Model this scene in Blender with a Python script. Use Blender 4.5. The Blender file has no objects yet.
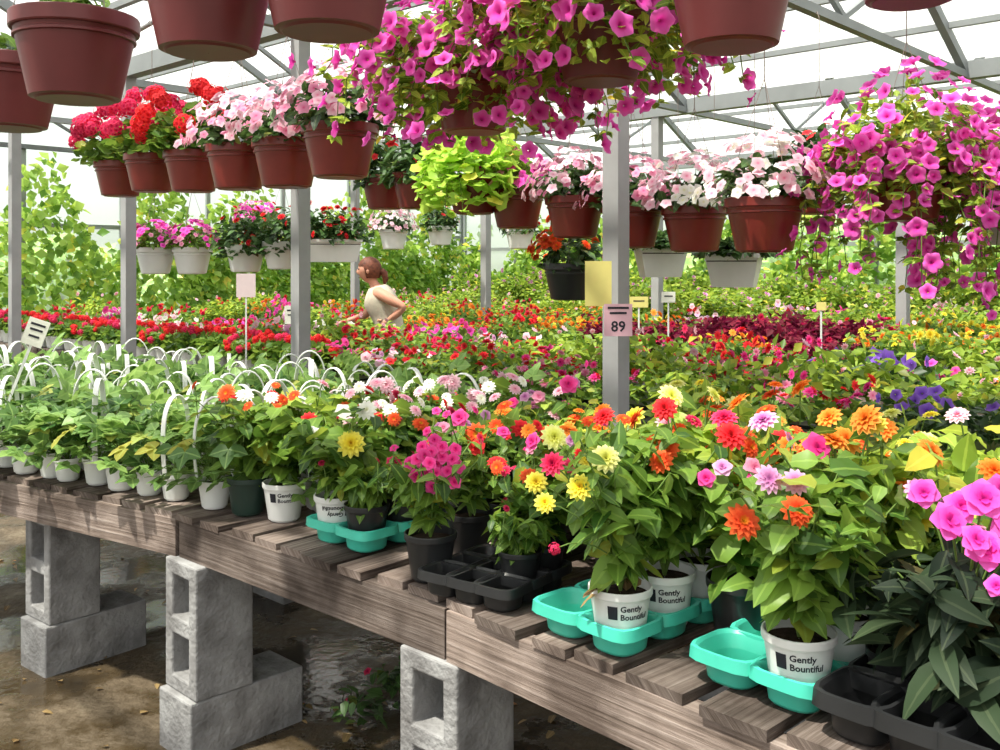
import bpy, math, random
import numpy as np
from mathutils import Vector, Matrix
rng=np.random.default_rng(11); random.seed(5)
U=np.array([-.731,.683,0.]); VV=np.array([.683,.731,0.]); Zu=np.array([0,0,1.])
def uv(u,v,z=0.): 
    p=U*u+VV*v; p[2]=z; return p
# ---------------------------------------------------------------- materials
def newmat(name):
    m=bpy.data.materials.new(name); m.use_nodes=True; nt=m.node_tree; nt.nodes.clear()
    o=nt.nodes.new('ShaderNodeOutputMaterial'); return m,nt,o
def N(nt,t,**k):
    n=nt.nodes.new(t)
    for a,b in k.items(): setattr(n,a,b)
    return n
def ramp(nt,stops):
    r=nt.nodes.new('ShaderNodeValToRGB'); e=r.color_ramp.elements
    while len(e)<len(stops): e.new(.5)
    for i,(p,c) in enumerate(stops):
        e[i].position=p; e[i].color=(*c,1)
    return r
def tintnode(nt):
    a=N(nt,'ShaderNodeAttribute',attribute_name='tint'); s=N(nt,'ShaderNodeSeparateXYZ')
    nt.links.new(a.outputs['Vector'],s.inputs[0]); return a,s
def leafmat(name,dark,light,trans=.35,rough=.45,midrib=.35,spec=.4):
    m,nt,o=newmat(name); L=nt.links.new; a,s=tintnode(nt)
    r=ramp(nt,[(0,dark),(.93,light),(1,(light[0]*1.6+.03,light[1]*1.05,light[2]*.8))]); L(s.outputs[0],r.inputs[0])
    lt=N(nt,'ShaderNodeMath',operation='LESS_THAN'); lt.inputs[1].default_value=.12; L(s.outputs[2],lt.inputs[0])
    ml=N(nt,'ShaderNodeMath',operation='MULTIPLY'); ml.inputs[1].default_value=midrib; L(lt.outputs[0],ml.inputs[0])
    mx=N(nt,'ShaderNodeMix',data_type='RGBA'); L(ml.outputs[0],mx.inputs[0]); L(r.outputs[0],mx.inputs[6])
    mx.inputs[7].default_value=(min(1,light[0]*1.5+.05),min(1,light[1]*1.4+.05),light[2]*1.4+.03,1)
    p=N(nt,'ShaderNodeBsdfPrincipled'); p.inputs['Roughness'].default_value=rough; p.inputs['Specular IOR Level'].default_value=spec
    L(mx.outputs[2],p.inputs['Base Color'])
    t=N(nt,'ShaderNodeBsdfTranslucent'); hs=N(nt,'ShaderNodeHueSaturation'); hs.inputs['Value'].default_value=1.7; hs.inputs['Hue'].default_value=.48
    L(mx.outputs[2],hs.inputs['Color']); L(hs.outputs[0],t.inputs[0])
    ms=N(nt,'ShaderNodeMixShader'); ms.inputs[0].default_value=trans; L(p.outputs[0],ms.inputs[1]); L(t.outputs[0],ms.inputs[2]); L(ms.outputs[0],o.inputs[0]); return m
def petmat(name,c0,c1,c2,trans=.35):
    m,nt,o=newmat(name); L=nt.links.new; a,s=tintnode(nt)
    r=ramp(nt,[(0,c0),(.3,c1),(1,c2)]); L(s.outputs[1],r.inputs[0])
    hs=N(nt,'ShaderNodeHueSaturation'); mr=N(nt,'ShaderNodeMapRange'); mr.inputs[3].default_value=.8; mr.inputs[4].default_value=1.15
    L(s.outputs[0],mr.inputs[0]); L(mr.outputs[0],hs.inputs['Value']); L(r.outputs[0],hs.inputs['Color'])
    p=N(nt,'ShaderNodeBsdfPrincipled'); p.inputs['Roughness'].default_value=.6; p.inputs['Specular IOR Level'].default_value=.15
    L(hs.outputs[0],p.inputs['Base Color']); t=N(nt,'ShaderNodeBsdfTranslucent'); L(hs.outputs[0],t.inputs[0])
    ms=N(nt,'ShaderNodeMixShader'); ms.inputs[0].default_value=trans; L(p.outputs[0],ms.inputs[1]); L(t.outputs[0],ms.inputs[2]); L(ms.outputs[0],o.inputs[0]); return m
def plain(name,c,rough=.5,spec=.4,var=.08,scale=20,bump=0.,metal=0,c2=None):
    m,nt,o=newmat(name); L=nt.links.new
    tc=N(nt,'ShaderNodeTexCoord'); n=N(nt,'ShaderNodeTexNoise'); n.inputs['Scale'].default_value=scale; n.inputs['Detail'].default_value=6
    L(tc.outputs['Object'],n.inputs[0]); d=c2 or tuple(x*(1-var*3) for x in c)
    r=ramp(nt,[(.3,d),(.65,c)]); L(n.outputs[0],r.inputs[0])
    p=N(nt,'ShaderNodeBsdfPrincipled'); p.inputs['Roughness'].default_value=rough; p.inputs['Specular IOR Level'].default_value=spec; p.inputs['Metallic'].default_value=metal
    L(r.outputs[0],p.inputs['Base Color'])
    if bump:
        b=N(nt,'ShaderNodeBump'); b.inputs['Strength'].default_value=bump; b.inputs['Distance'].default_value=.01
        n2=N(nt,'ShaderNodeTexNoise'); n2.inputs['Scale'].default_value=scale*6; n2.inputs['Detail'].default_value=4; L(tc.outputs['Object'],n2.inputs[0])
        L(n2.outputs[0],b.inputs['Height']); L(b.outputs[0],p.inputs['Normal'])
    L(p.outputs[0],o.inputs[0]); return m
def woodmat():
    m,nt,o=newmat('weathered_wood'); L=nt.links.new
    a=N(nt,'ShaderNodeAttribute',attribute_name='tint'); mp=N(nt,'ShaderNodeMapping'); mp.inputs['Scale'].default_value=(40,2.2,95)
    L(a.outputs['Vector'],mp.inputs[0])
    n=N(nt,'ShaderNodeTexNoise'); n.inputs['Scale'].default_value=1.; n.inputs['Detail'].default_value=9; n.inputs['Roughness'].default_value=.72; L(mp.outputs[0],n.inputs[0])
    r=ramp(nt,[(.25,(.06,.042,.035)),(.45,(.20,.15,.125)),(.6,(.32,.255,.225)),(.8,(.50,.43,.39))]); L(n.outputs[0],r.inputs[0])
    tc=N(nt,'ShaderNodeTexCoord'); st=N(nt,'ShaderNodeTexNoise'); st.inputs['Scale'].default_value=5; st.inputs['Detail'].default_value=7; L(tc.outputs['Object'],st.inputs[0])
    sr=ramp(nt,[(.38,(.40,.38,.37)),(.58,(1,1,1))]); L(st.outputs[0],sr.inputs[0])
    mul=N(nt,'ShaderNodeMix',data_type='RGBA',blend_type='MULTIPLY'); mul.inputs[0].default_value=1; L(r.outputs[0],mul.inputs[6]); L(sr.outputs[0],mul.inputs[7])
    s=N(nt,'ShaderNodeSeparateXYZ'); L(a.outputs['Vector'],s.inputs[0])
    hs=N(nt,'ShaderNodeHueSaturation'); hs.inputs['Saturation'].default_value=.9; mr=N(nt,'ShaderNodeMapRange'); mr.inputs[3].default_value=.6; mr.inputs[4].default_value=1.35; L(s.outputs[0],mr.inputs[0]); L(mr.outputs[0],hs.inputs['Value']); L(mul.outputs[2],hs.inputs['Color'])
    p=N(nt,'ShaderNodeBsdfPrincipled'); p.inputs['Roughness'].default_value=.85; p.inputs['Specular IOR Level'].default_value=.15; L(hs.outputs[0],p.inputs['Base Color'])
    b=N(nt,'ShaderNodeBump'); b.inputs['Strength'].default_value=.8; b.inputs['Distance'].default_value=.006; L(n.outputs[0],b.inputs['Height']); L(b.outputs[0],p.inputs['Normal'])
    L(p.outputs[0],o.inputs[0]); return m
def panelmat(name,col,f):
    m,nt,o=newmat(name); L=nt.links.new
    t=N(nt,'ShaderNodeBsdfTransparent'); t.inputs[0].default_value=(*col,1)
    tr=N(nt,'ShaderNodeBsdfTranslucent'); tr.inputs[0].default_value=(*col,1)
    d=N(nt,'ShaderNodeBsdfDiffuse'); d.inputs[0].default_value=(*[c*.9 for c in col],1)
    m1=N(nt,'ShaderNodeMixShader'); m1.inputs[0].default_value=.3; L(tr.outputs[0],m1.inputs[1]); L(d.outputs[0],m1.inputs[2])
    m2=N(nt,'ShaderNodeMixShader'); m2.inputs[0].default_value=f; L(t.outputs[0],m2.inputs[1]); L(m1.outputs[0],m2.inputs[2]); L(m2.outputs[0],o.inputs[0]); return m
M={}
M['lf']=leafmat('leaf_green',(.035,.10,.013),(.20,.34,.05))
M['lfy']=leafmat('leaf_fresh_green',(.06,.15,.012),(.36,.50,.07),.4)
M['lfd']=leafmat('leaf_dark_green',(.018,.05,.013),(.08,.17,.045),.22)
M['lfk']=leafmat('leaf_bronze_green',(.010,.020,.012),(.034,.058,.027),.12,.55,.35,.2)
M['lfl']=leafmat('leaf_lime',(.28,.48,.06),(.55,.78,.16),.4)
M['lfs']=leafmat('leaf_strawberry',(.035,.11,.022),(.24,.40,.11),.35)
M['lfc']=leafmat('leaf_crimson',(.07,.004,.012),(.24,.014,.04),.25,.6,.35,.2)
M['vine']=leafmat('leaf_vine',(.10,.24,.03),(.46,.64,.14),.5)
M['tree']=leafmat('leaf_tree',(.30,.46,.14),(.62,.78,.32),.5)
M['brown']=leafmat('leaf_dry',(.16,.10,.04),(.38,.27,.12),.2)
M['stem']=plain('stem_green',(.16,.26,.06),.6,.2)
P={}
P['mag']=petmat('petal_magenta',(.40,.0,.16),(.82,.05,.46),(.95,.18,.66))
P['pink']=petmat('petal_pink',(.8,.10,.28),(.9,.30,.5),(.95,.45,.62))
P['lpink']=petmat('petal_light_pink',(.85,.2,.38),(.93,.52,.64),(.96,.72,.80))
P['white']=petmat('petal_white',(.8,.8,.45),(.9,.9,.82),(.95,.95,.9))
P['red']=petmat('petal_red',(.4,.01,.01),(.76,.02,.035),(.88,.06,.06))
P['crim']=petmat('petal_crimson',(.35,.0,.05),(.76,.02,.11),(.90,.09,.22))
P['hot']=petmat('petal_hot_pink',(.5,.0,.15),(.88,.04,.30),(.95,.13,.46))
P['org']=petmat('petal_orange',(.80,.15,.01),(.95,.28,.03),(1,.42,.08))
P['orr']=petmat('petal_orange_red',(.85,.45,.02),(.92,.10,.03),(.96,.19,.05))
P['yel']=petmat('petal_yellow',(.75,.45,.02),(.92,.78,.05),(.97,.90,.18))
P['cyel']=petmat('petal_cream_yellow',(.6,.6,.05),(.85,.86,.2),(.95,.95,.45))
P['pur']=petmat('petal_violet',(.1,.02,.3),(.22,.08,.62),(.38,.2,.82))
P['mauve']=petmat('petal_mauve',(.4,.05,.3),(.68,.25,.55),(.88,.55,.78))
wood=woodmat()
terra=plain('terracotta_plastic',(.21,.024,.018),.33,.5,.08,8)
terra2=plain('brown_red_plastic',(.155,.026,.028),.42,.45,.08,8)
whitep=plain('white_plastic',(.80,.81,.80),.4,.4,.03,10)
blackp=plain('black_plastic',(.022,.023,.025),.35,.5,.1,10)
dgreenp=plain('dark_green_plastic',(.02,.045,.035),.4,.45,.1,10)
turq=plain('turquoise_plastic',(.07,.58,.44),.35,.45,.05,10)
soil=plain('potting_soil',(.06,.04,.03),.95,.1,.2,60,.6)
concrete=plain('concrete_block',(.35,.35,.355),.95,.1,.08,9,.7,c2=(.16,.155,.155))
steel=plain('galvanised_steel',(.34,.34,.35),.6,.3,.06,6)
frame_m=plain('greenhouse_frame_grey',(.27,.29,.30),.6,.3,.06,4)
wire=plain('wire',(.25,.2,.18),.5,.4)
ink=plain('ink',(.03,.03,.04),.6,.2)
paperw=plain('paper_cream',(.78,.78,.70),.8,.1,.02)
paperp=plain('paper_pink',(.78,.48,.56),.8,.1,.02)
paperpl=plain('paper_pale_pink',(.80,.66,.68),.8,.1,.02)
papery=plain('paper_yellow',(.80,.72,.25),.8,.1,.02)
roofm=panelmat('polycarbonate_panel',(.97,.99,.98),.38)
wallm=panelmat('wall_glazing',(.88,.96,.92),.36)
# ---------------------------------------------------------------- mesh builder
def nrm(a): return a/np.maximum(np.linalg.norm(a,axis=-1,keepdims=True),1e-9)
def frames(D,Nn,S):
    D=nrm(D); s=nrm(np.cross(D,Nn)); n=np.cross(s,D); return np.stack([s,D,n],-1)*np.asarray(S)[:,None,None]
def framesz(Nn,S):
    Nn=nrm(Nn); X=nrm(np.cross(rng.normal(size=Nn.shape),Nn)); Y=np.cross(Nn,X); return np.stack([X,Y,Nn],-1)*np.asarray(S)[:,None,None]
class MB:
    def __init__(s): s.V=[];s.F=[];s.Mi=[];s.T=[];s.n=0;s.mats=[]
    def mi(s,m):
        if m not in s.mats: s.mats.append(m)
        return s.mats.index(m)
    def add(s,V,F,m,L=None,r=None):
        V=np.asarray(V,float);F=np.asarray(F,int); T=np.zeros((len(V),3)); T[:,0]=rng.random() if r is None else r
        if L is not None: T[:,1:]=L
        else: T[:,2]=1
        s.V.append(V);s.F.append(F+s.n);s.Mi.append(np.full(len(F),s.mi(m)));s.T.append(T);s.n+=len(V)
    def inst(s,tpl,R,T,m):
        V,F,L=tpl; n=len(R)
        if n==0: return
        W=np.einsum('nij,kj->nki',R,V)+np.asarray(T)[:,None,:]; k=len(V)
        FF=F[None]+(np.arange(n)*k)[:,None,None]+s.n
        t=np.zeros((n,k,3)); t[:,:,0]=rng.random(n)[:,None]; t[:,:,1:]=L[None]
        s.V.append(W.reshape(-1,3)); s.F.append(FF.reshape(-1,3)); s.Mi.append(np.full(n*len(F),s.mi(m))); s.T.append(t.reshape(-1,3)); s.n+=n*k
    def mesh(s,name):
        V=np.concatenate(s.V);F=np.concatenate(s.F);I=np.concatenate(s.Mi);T=np.concatenate(s.T)
        me=bpy.data.meshes.new(name); me.vertices.add(len(V)); me.vertices.foreach_set('co',V.ravel().astype(np.float32))
        me.loops.add(len(F)*3); me.loops.foreach_set('vertex_index',F.ravel().astype(np.int32))
        me.polygons.add(len(F)); me.polygons.foreach_set('loop_start',(np.arange(len(F))*3).astype(np.int32))
        me.polygons.foreach_set('material_index',I.astype(np.int32)); me.polygons.foreach_set('use_smooth',np.ones(len(F),bool))
        for m in s.mats: me.materials.append(m)
        me.update(calc_edges=True)
        a=me.attributes.new('tint','FLOAT_VECTOR','POINT'); a.data.foreach_set('vector',T.ravel().astype(np.float32))
        me.update(); return me
def place(me,name,loc=(0,0,0),rot=0,parent=None,scale=1):
    o=bpy.data.objects.new(name,me); o.location=loc; o.rotation_euler=(0,0,rot); 
    o.scale=(scale,)*3 if not isinstance(scale,tuple) else scale
    bpy.context.collection.objects.link(o)
    if parent: o.parent=parent
    return o
def empty(name,loc=(0,0,0)):
    o=bpy.data.objects.new(name,None); o.location=loc; o.empty_display_size=.1; bpy.context.collection.objects.link(o); return o
I3=np.eye(3)
def box(mb,c,h,m,R=I3,r=None):
    V=[];F=[];L=[]
    h=np.array(h,float); la=int(np.argmax(h)); ot=[i for i in range(3) if i!=la]
    for ax in range(3):
        for sg in (-1,1):
            a,b=[i for i in range(3) if i!=ax]; k=len(V)
            for sa,sb in ((-1,-1),(1,-1),(1,1),(-1,1)):
                p=np.zeros(3); p[ax]=sg*h[ax]; p[a]=sa*h[a]; p[b]=sb*h[b]; V.append(p); L.append((p[la],p[ot[0]]+p[ot[1]]))
            fl=(sg>0)!=(ax==1)
            F+=[(k,k+1,k+2),(k,k+2,k+3)] if fl else [(k,k+2,k+1),(k,k+3,k+2)]
    V=np.array(V)@np.asarray(R).T+np.asarray(c); mb.add(V,F,m,np.array(L),r)
def beam(mb,a,b,w,hh,m,up=Zu):
    a=np.array(a,float);b=np.array(b,float);d=b-a;L=np.linalg.norm(d);d/=L
    s=np.cross(d,up); s/=np.linalg.norm(s); n=np.cross(s,d)
    box(mb,(a+b)/2,(L/2,w/2,hh/2),m,np.stack([d,s,n],-1))
def lathe(mb,prof,m,c=(0,0,0),seg=28):
    a=np.linspace(0,2*math.pi,seg,endpoint=False)
    for (r0,z0),(r1,z1) in zip(prof[:-1],prof[1:]):
        V=np.concatenate([np.stack([r0*np.cos(a),r0*np.sin(a),np.full(seg,z0)],-1),np.stack([r1*np.cos(a),r1*np.sin(a),np.full(seg,z1)],-1)])+np.array(c)
        i=np.arange(seg); j=(i+1)%seg
        F=np.concatenate([np.stack([i,j,j+seg],-1),np.stack([i,j+seg,i+seg],-1)]); mb.add(V,F,m)
def tube(mb,pts,r,m,sides=5):
    pts=np.array(pts,float); n=len(pts); r=np.broadcast_to(r,(n,)); T=np.gradient(pts,axis=0); T=nrm(T)
    ref=np.array([.3,.9,.2]); X=nrm(np.cross(T,ref)); Y=np.cross(T,X); a=np.linspace(0,2*math.pi,sides,endpoint=False)
    V=(pts[:,None]+r[:,None,None]*(X[:,None]*np.cos(a)[None,:,None]+Y[:,None]*np.sin(a)[None,:,None])).reshape(-1,3)
    F=[]
    for k in range(n-1):
        for i in range(sides):
            j=(i+1)%sides; A=k*sides+i;B=k*sides+j;C=B+sides;D=A+sides; F+=[(A,B,C),(A,C,D)]
    mb.add(V,F,m)
# ---------------------------------------------------------------- templates
def leaf_t(w=.5,ts=(0,.15,.35,.6,.82,1),fold=.25,curl=.25,p=.75,wave=0.):
    V=[(0,0,0)];L=[(0,0)]
    for i,t in enumerate(ts[1:-1]):
        hw=w/2*math.sin(math.pi*t**p)**.8; z=-curl*t*t; wv=wave*(-1)**i
        V+=[(-hw,t-.03,z+fold*hw+wv),(0,t,z),(hw,t-.03,z+fold*hw-wv)]; L+=[(t,1),(t,0),(t,1)]
    V.append((0,1,-curl)); L.append((1,0)); n=len(ts)-2; F=[(0,2,1),(0,3,2)]
    for i in range(n-1):
        a=1+3*i; F+=[(a,a+1,a+4),(a,a+4,a+3),(a+1,a+2,a+5),(a+1,a+5,a+4)]
    a=1+3*(n-1); e=len(V)-1; F+=[(a,a+1,e),(a+1,a+2,e)]
    return np.array(V,float),np.array(F),np.array(L,float)
def leaf2(w=.6): return np.array([(0,0,0),(-w/2,.5,.1),(w/2,.5,.1),(0,1,-.12)]),np.array([(0,3,1),(0,2,3)]),np.array([(0,.2),(.5,1),(.5,1),(1,.2)])
def merge(parts):
    V=[];F=[];L=[];n=0
    for (v,f,l),R,t in parts:
        V.append(v@np.asarray(R).T+np.array(t));F.append(f+n);L.append(l);n+=len(v)
    return np.concatenate(V),np.concatenate(F),np.concatenate(L)
def rz(a): c,s=math.cos(a),math.sin(a); return np.array([[c,-s,0],[s,c,0],[0,0,1]])
def rx(a): c,s=math.cos(a),math.sin(a); return np.array([[1,0,0],[0,c,-s],[0,s,c]])
def round_t(n=14):
    V=[(0,.45,-.08)];L=[(0,.1)]
    for i in range(n):
        a=2*math.pi*i/n; r=.5*(1 if i%2 else .88); V.append((r*math.sin(a),.5-r*math.cos(a)*(.9 if i else .3),.08+.03*(-1)**(i//2))); L.append((1,1))
    F=[(0,1+(i+1)%n,1+i) for i in range(n)]; return np.array(V),np.array(F),np.array(L,float)
def petunia_t(seg=20,rs=((.07,-.55),(.2,-.25),(.55,-.03),(.85,.03),(1,-.02))):
    V=[];L=[];F=[]
    for k,(r,z) in enumerate(rs):
        for i in range(seg):
            a=2*math.pi*i/seg; q=math.cos(5*a)*r; rr=r*(1+.10*q); V.append((rr*math.cos(a),rr*math.sin(a),z+.09*q*r+ (.06*math.sin(11*a) if k==len(rs)-1 else 0))); L.append((r,1))
    for k in range(len(rs)-1):
        for i in range(seg):
            j=(i+1)%seg; A=k*seg+i;B=k*seg+j;F+=[(A,A+seg,B+seg),(A,B+seg,B)]
    return np.array(V),np.array(F),np.array(L,float)
def rosette(layers,pt):
    parts=[]
    for n,el,ln,off in layers:
        for i in range(n):
            a=2*math.pi*(i+off)/n; parts.append((pt,rz(a)@rx(math.radians(el))*ln,(0,0,.0)))
    V,F,L=merge(parts); L=L.copy(); L[:,0]=np.clip(np.linalg.norm(V[:,:2],axis=1),0,1); return V,F,L
T_leaf=leaf_t(.55,fold=.25,curl=.3,wave=.02); T_wide=leaf_t(.66,fold=.2,curl=.32,p=.7,wave=.04); T_lance=leaf_t(.40,fold=.3,curl=.35,p=.8)
T_l2=leaf2(.6); T_l2b=leaf2(.8); T_round=round_t(); T_small=leaf_t(.6,ts=(0,.3,.7,1))
T_tri=merge([(leaf_t(.75,ts=(0,.2,.45,.75,1),fold=.2,curl=.15,wave=.03),rz(a)*.6,(0,.4,0)) for a in (0,1.35,-1.35)])
T_pet=petunia_t(); T_petf=petunia_t(10,((.1,-.3),(.55,0),(1,0)))
_pp=leaf_t(.5,ts=(0,.3,.65,.9,1),fold=.35,curl=.15,p=1.3); _pw=leaf_t(.95,ts=(0,.35,.7,.92,1),fold=.08,curl=.18,p=1.35,wave=.03)
T_dah=rosette([(12,2,1,0),(11,16,.85,.5),(9,36,.62,0),(7,58,.42,.5),(5,80,.25,0)],_pp)
T_zin=rosette([(12,2,1,0),(11,14,.78,.5),(8,30,.5,0)],_pp)
T_imp=rosette([(5,8,1,0)],_pw); T_imp2=rosette([(5,5,1,0),(5,24,.8,.5),(3,50,.45,0)],_pw); T_impf=rosette([(5,5,1,0)],leaf2(.9))
T_pom=rosette([(8,10,1,0),(7,40,.85,.5),(5,70,.6,0)],leaf2(.8)); T_dais=rosette([(9,5,1,0),(7,35,.7,.5)],leaf2(.6))
def geran():
    parts=[]
    for i in range(34):
        z=1-1.5*(i+.5)/34; a=i*2.4; r=math.sqrt(max(0,1-z*z)); n=np.array([r*math.cos(a),r*math.sin(a),z]); 
        x=np.cross([.1,.2,.97] if abs(z)<.9 else [1,0,0],n); x/=np.linalg.norm(x); y=np.cross(n,x); parts.append((T_impf,np.stack([x,y,n],-1)*.33,n*(.8+.18*math.sin(i*1.9))))
    return merge(parts)
T_ger=geran()
# ---------------------------------------------------------------- plant generators
def sph(n,lo):
    z=rng.uniform(lo,1,n); a=rng.uniform(0,2*math.pi,n); r=np.sqrt(1-z*z); return np.stack([r*np.cos(a),r*np.sin(a),z],-1)
def mound(mb,c,R,H,n,tpl,s,m,lo=-.2,inner=.45):
    d=sph(n,lo); f=rng.uniform(inner,1,n)[:,None]; p=np.array(c)+d*np.array([R,R,H])*f
    D=nrm(d*np.array([1,1,.4])+rng.normal(0,.45,(n,3))); Nn=nrm(d*.6+np.array([0,0,.9])+rng.normal(0,.35,(n,3))); S=s*rng.uniform(.7,1.2,n)
    mb.inst(tpl,frames(D,Nn,S),p-D*S[:,None]*.5,m)
def blooms(mb,c,R,H,n,tpl,s,m,lo=0.,f0=.95,f1=1.1):
    d=sph(n,lo); p=np.array(c)+d*np.array([R,R,H])*rng.uniform(f0,f1,n)[:,None]
    Nn=nrm(d*np.array([1,1,.6])+np.array([0,0,.35])+rng.normal(0,.3,(n,3))); mb.inst(tpl,framesz(Nn,s*rng.uniform(.75,1.15,n)),p,m)
def stems(mb,z0,h,spread,nst,tpl,ls,lm,pairs=5,droop=.1,lean=(0,0)):
    tips=[];PD=[];PN=[];PP=[];PS=[]
    for i in range(nst):
        a=2*math.pi*i/nst+rng.uniform(-.4,.4); e=spread*rng.uniform(.35,1); H=h*rng.uniform(.65,1); o=np.array([math.cos(a),math.sin(a),0])
        P0=np.array([0,0,z0]);P1=o*e*.25+np.array([lean[0]*.3,lean[1]*.3,z0+H*.6]);P2=o*e+np.array([lean[0],lean[1],z0+H])
        t=np.linspace(0,1,7)[:,None]; pts=(1-t)**2*P0+2*t*(1-t)*P1+t*t*P2; tube(mb,pts,np.linspace(.0032,.0018,7),M['stem'],4); tips.append(P2)
        for k in range(pairs):
            tt=.22+.78*k/(pairs-1); p=(1-tt)**2*P0+2*tt*(1-tt)*P1+tt*tt*P2
            for sg in (0,math.pi):
                b=a+k*1.57+sg+rng.uniform(-.5,.5); D=np.array([math.cos(b),math.sin(b),rng.uniform(-.4,.5)-droop]); PD.append(D);PN.append(np.array([0,0,1.])+rng.normal(0,.4,3)+.3*o);PP.append(p);PS.append(ls*rng.uniform(.6,1.2)*(1-.3*tt))
    mb.inst(tpl,frames(np.array(PD),np.array(PN),PS),np.array(PP),lm); return tips
def flower_at(mb,base,pos,tpl,s,m,Nn=None):
    base=np.array(base,float);pos=np.array(pos,float); t=np.linspace(0,1,6)[:,None]; mid=(base+pos)/2+np.array([0,0,.05])
    pts=(1-t)**2*base+2*t*(1-t)*mid+t*t*pos; tube(mb,pts,.0018,M['stem'],4)
    Nn=np.array([[rng.normal(0,.2),-.8,.5]]) if Nn is None else np.array([Nn]); mb.inst(tpl,framesz(Nn.astype(float),[s]),[pos],m)
def trails(mb,c,n,out,drop,leaf,ls,lm,ft,fs,fm,nf=4,rim=.12,nl=3):
    PD=[];PN=[];PP=[];PS=[];FP=[];FN=[]
    for i in range(n):
        a=2*math.pi*i/n+rng.uniform(-.3,.3); o=np.array([math.cos(a),math.sin(a),0]); E=out*rng.uniform(.5,1.15); Dp=drop*rng.uniform(.3,1.1)
        t=np.linspace(0,1,12); pts=np.array(c)+o*(rim+E*np.sin(t*1.5))[:,None]+np.stack([0*t,0*t,.10*np.sin(t*3)-Dp*t**2],-1)+rng.normal(0,.008,(12,3))
        tube(mb,pts,.002,M['stem'],3)
        for k in range(1,12):
            for q in range(nl):
                b=rng.uniform(0,6.28); PD.append((math.cos(b),math.sin(b),rng.uniform(-.5,.4)));PN.append(o*.5+np.array([0,0,.8])+rng.normal(0,.3,3));PP.append(pts[k]);PS.append(ls*rng.uniform(.6,1.1))
        for k in rng.choice(np.arange(3,12),nf,replace=False): FP.append(pts[k]+o*.03+rng.normal(0,.022,3));FN.append(o*.9+np.array([0,0,.25])+rng.normal(0,.4,3))
    mb.inst(leaf,frames(np.array(PD),np.array(PN),PS),np.array(PP),lm); mb.inst(ft,framesz(np.array(FN),fs*rng.uniform(.75,1.15,len(FP))),np.array(FP),fm)
def pot(mb,rt,rb,h,m,rimh=.02,c=(0,0,0)):
    pr=[(.001,0),(rb*.85,0),(rb*.9,.004),(rb,.006),(rt*.95,h-rimh),(rt,h-rimh),(rt*1.02,h-rimh+.003),(rt*1.02,h-.002),(rt*1.01,h),(rt*.96,h),(rt*.93,h*.82)]
    lathe(mb,pr,m,c); lathe(mb,[(rt*.93,h*.84),(.001,h*.86)],soil,c)
_tc={}
def textmesh(s,size,bold=0.):
    k=(s,size,bold)
    if k not in _tc:
        cu=bpy.data.curves.new('t','FONT'); cu.body=s; cu.size=size; cu.align_x='LEFT'; cu.offset=bold; cu.resolution_u=2
        o=bpy.data.objects.new('t',cu); bpy.context.collection.objects.link(o); dg=bpy.context.evaluated_depsgraph_get(); me=o.evaluated_get(dg).to_mesh(); me.calc_loop_triangles()
        V=np.array([v.co[:] for v in me.vertices]); F=np.array([t.vertices[:] for t in me.loop_triangles]); o.evaluated_get(dg).to_mesh_clear(); bpy.data.objects.remove(o); bpy.data.curves.remove(cu); _tc[k]=(V,F)
    V,F=_tc[k]; return V.copy(),F.copy()
def pot_label(mb,rt,rb,h,rimh,ang,zc,c=(0,0,0),flip=False):
    items=[]
    for txt,dy in (('Gently',.002),('Bountiful',-.014)):
        V,F=textmesh(txt,.016,.0004); V=V.copy(); V[:,1]+=dy; items.append((V,F))
    q=np.linspace(-.024,-.005,5); V=[];F=[]
    for j,y in enumerate((-.014,.012)):
        for x in q: V.append((x,y,0))
    for i in range(4): F+=[(i,i+1,i+6),(i,i+6,i+5)]
    items.append((np.array(V,float),np.array(F)))
    for V,F in items:
        x=V[:,0]-.022; y=V[:,1]
        if flip: x,y=-x,-y
        z=zc+y; R=rb+(rt*.95-rb)*np.clip((z-.006)/(h-rimh-.006),0,1)+.0009; a=ang+x/(rt*.9)
        mb.add(np.stack([R*np.cos(a),R*np.sin(a),z],-1)+np.array(c),F,ink)
# ---------------------------------------------------------------- ground & greenhouse shell
mb=MB(); box(mb,(0,8,-.05),(30,30,.05),soil)
fm,nt,o=newmat('wet_dirt_floor'); L=nt.links.new; tc=N(nt,'ShaderNodeTexCoord'); n1=N(nt,'ShaderNodeTexNoise'); n1.inputs['Scale'].default_value=2.0; n1.inputs['Detail'].default_value=12; n1.inputs['Roughness'].default_value=.66; L(tc.outputs['Object'],n1.inputs[0])
r=ramp(nt,[(.35,(.022,.016,.009)),(.5,(.06,.042,.022)),(.6,(.11,.08,.048)),(.72,(.24,.20,.14))]); L(n1.outputs[0],r.inputs[0]); p=N(nt,'ShaderNodeBsdfPrincipled'); L(r.outputs[0],p.inputs['Base Color'])
r2=ramp(nt,[(.46,(.10,.10,.10)),(.56,(.75,.75,.75))]); L(n1.outputs[0],r2.inputs[0]); L(r2.outputs[0],p.inputs['Roughness'])
n2=N(nt,'ShaderNodeTexNoise'); n2.inputs['Scale'].default_value=30; n2.inputs['Detail'].default_value=6; L(tc.outputs['Object'],n2.inputs[0]); b=N(nt,'ShaderNodeBump'); b.inputs['Distance'].default_value=.02
r3=ramp(nt,[(.44,(.05,.05,.05)),(.55,(.75,.75,.75))]); L(n1.outputs[0],r3.inputs[0]); L(r3.outputs[0],b.inputs['Strength']); L(n2.outputs[0],b.inputs['Height']); L(b.outputs[0],p.inputs['Normal']); L(p.outputs[0],o.inputs[0])
fl=place(mb.mesh('floor'),'floor'); fl.data.materials.clear(); fl.data.materials.append(fm)
RUV=np.stack([U,VV,Zu],-1)
ROWS=[-4.85,-.85,3.15,7.15,11.15]; US=[-4.5+2.25*i for i in range(8)]; UE=11.25; ZE=2.8; ZR=3.85
mb=MB()
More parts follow.
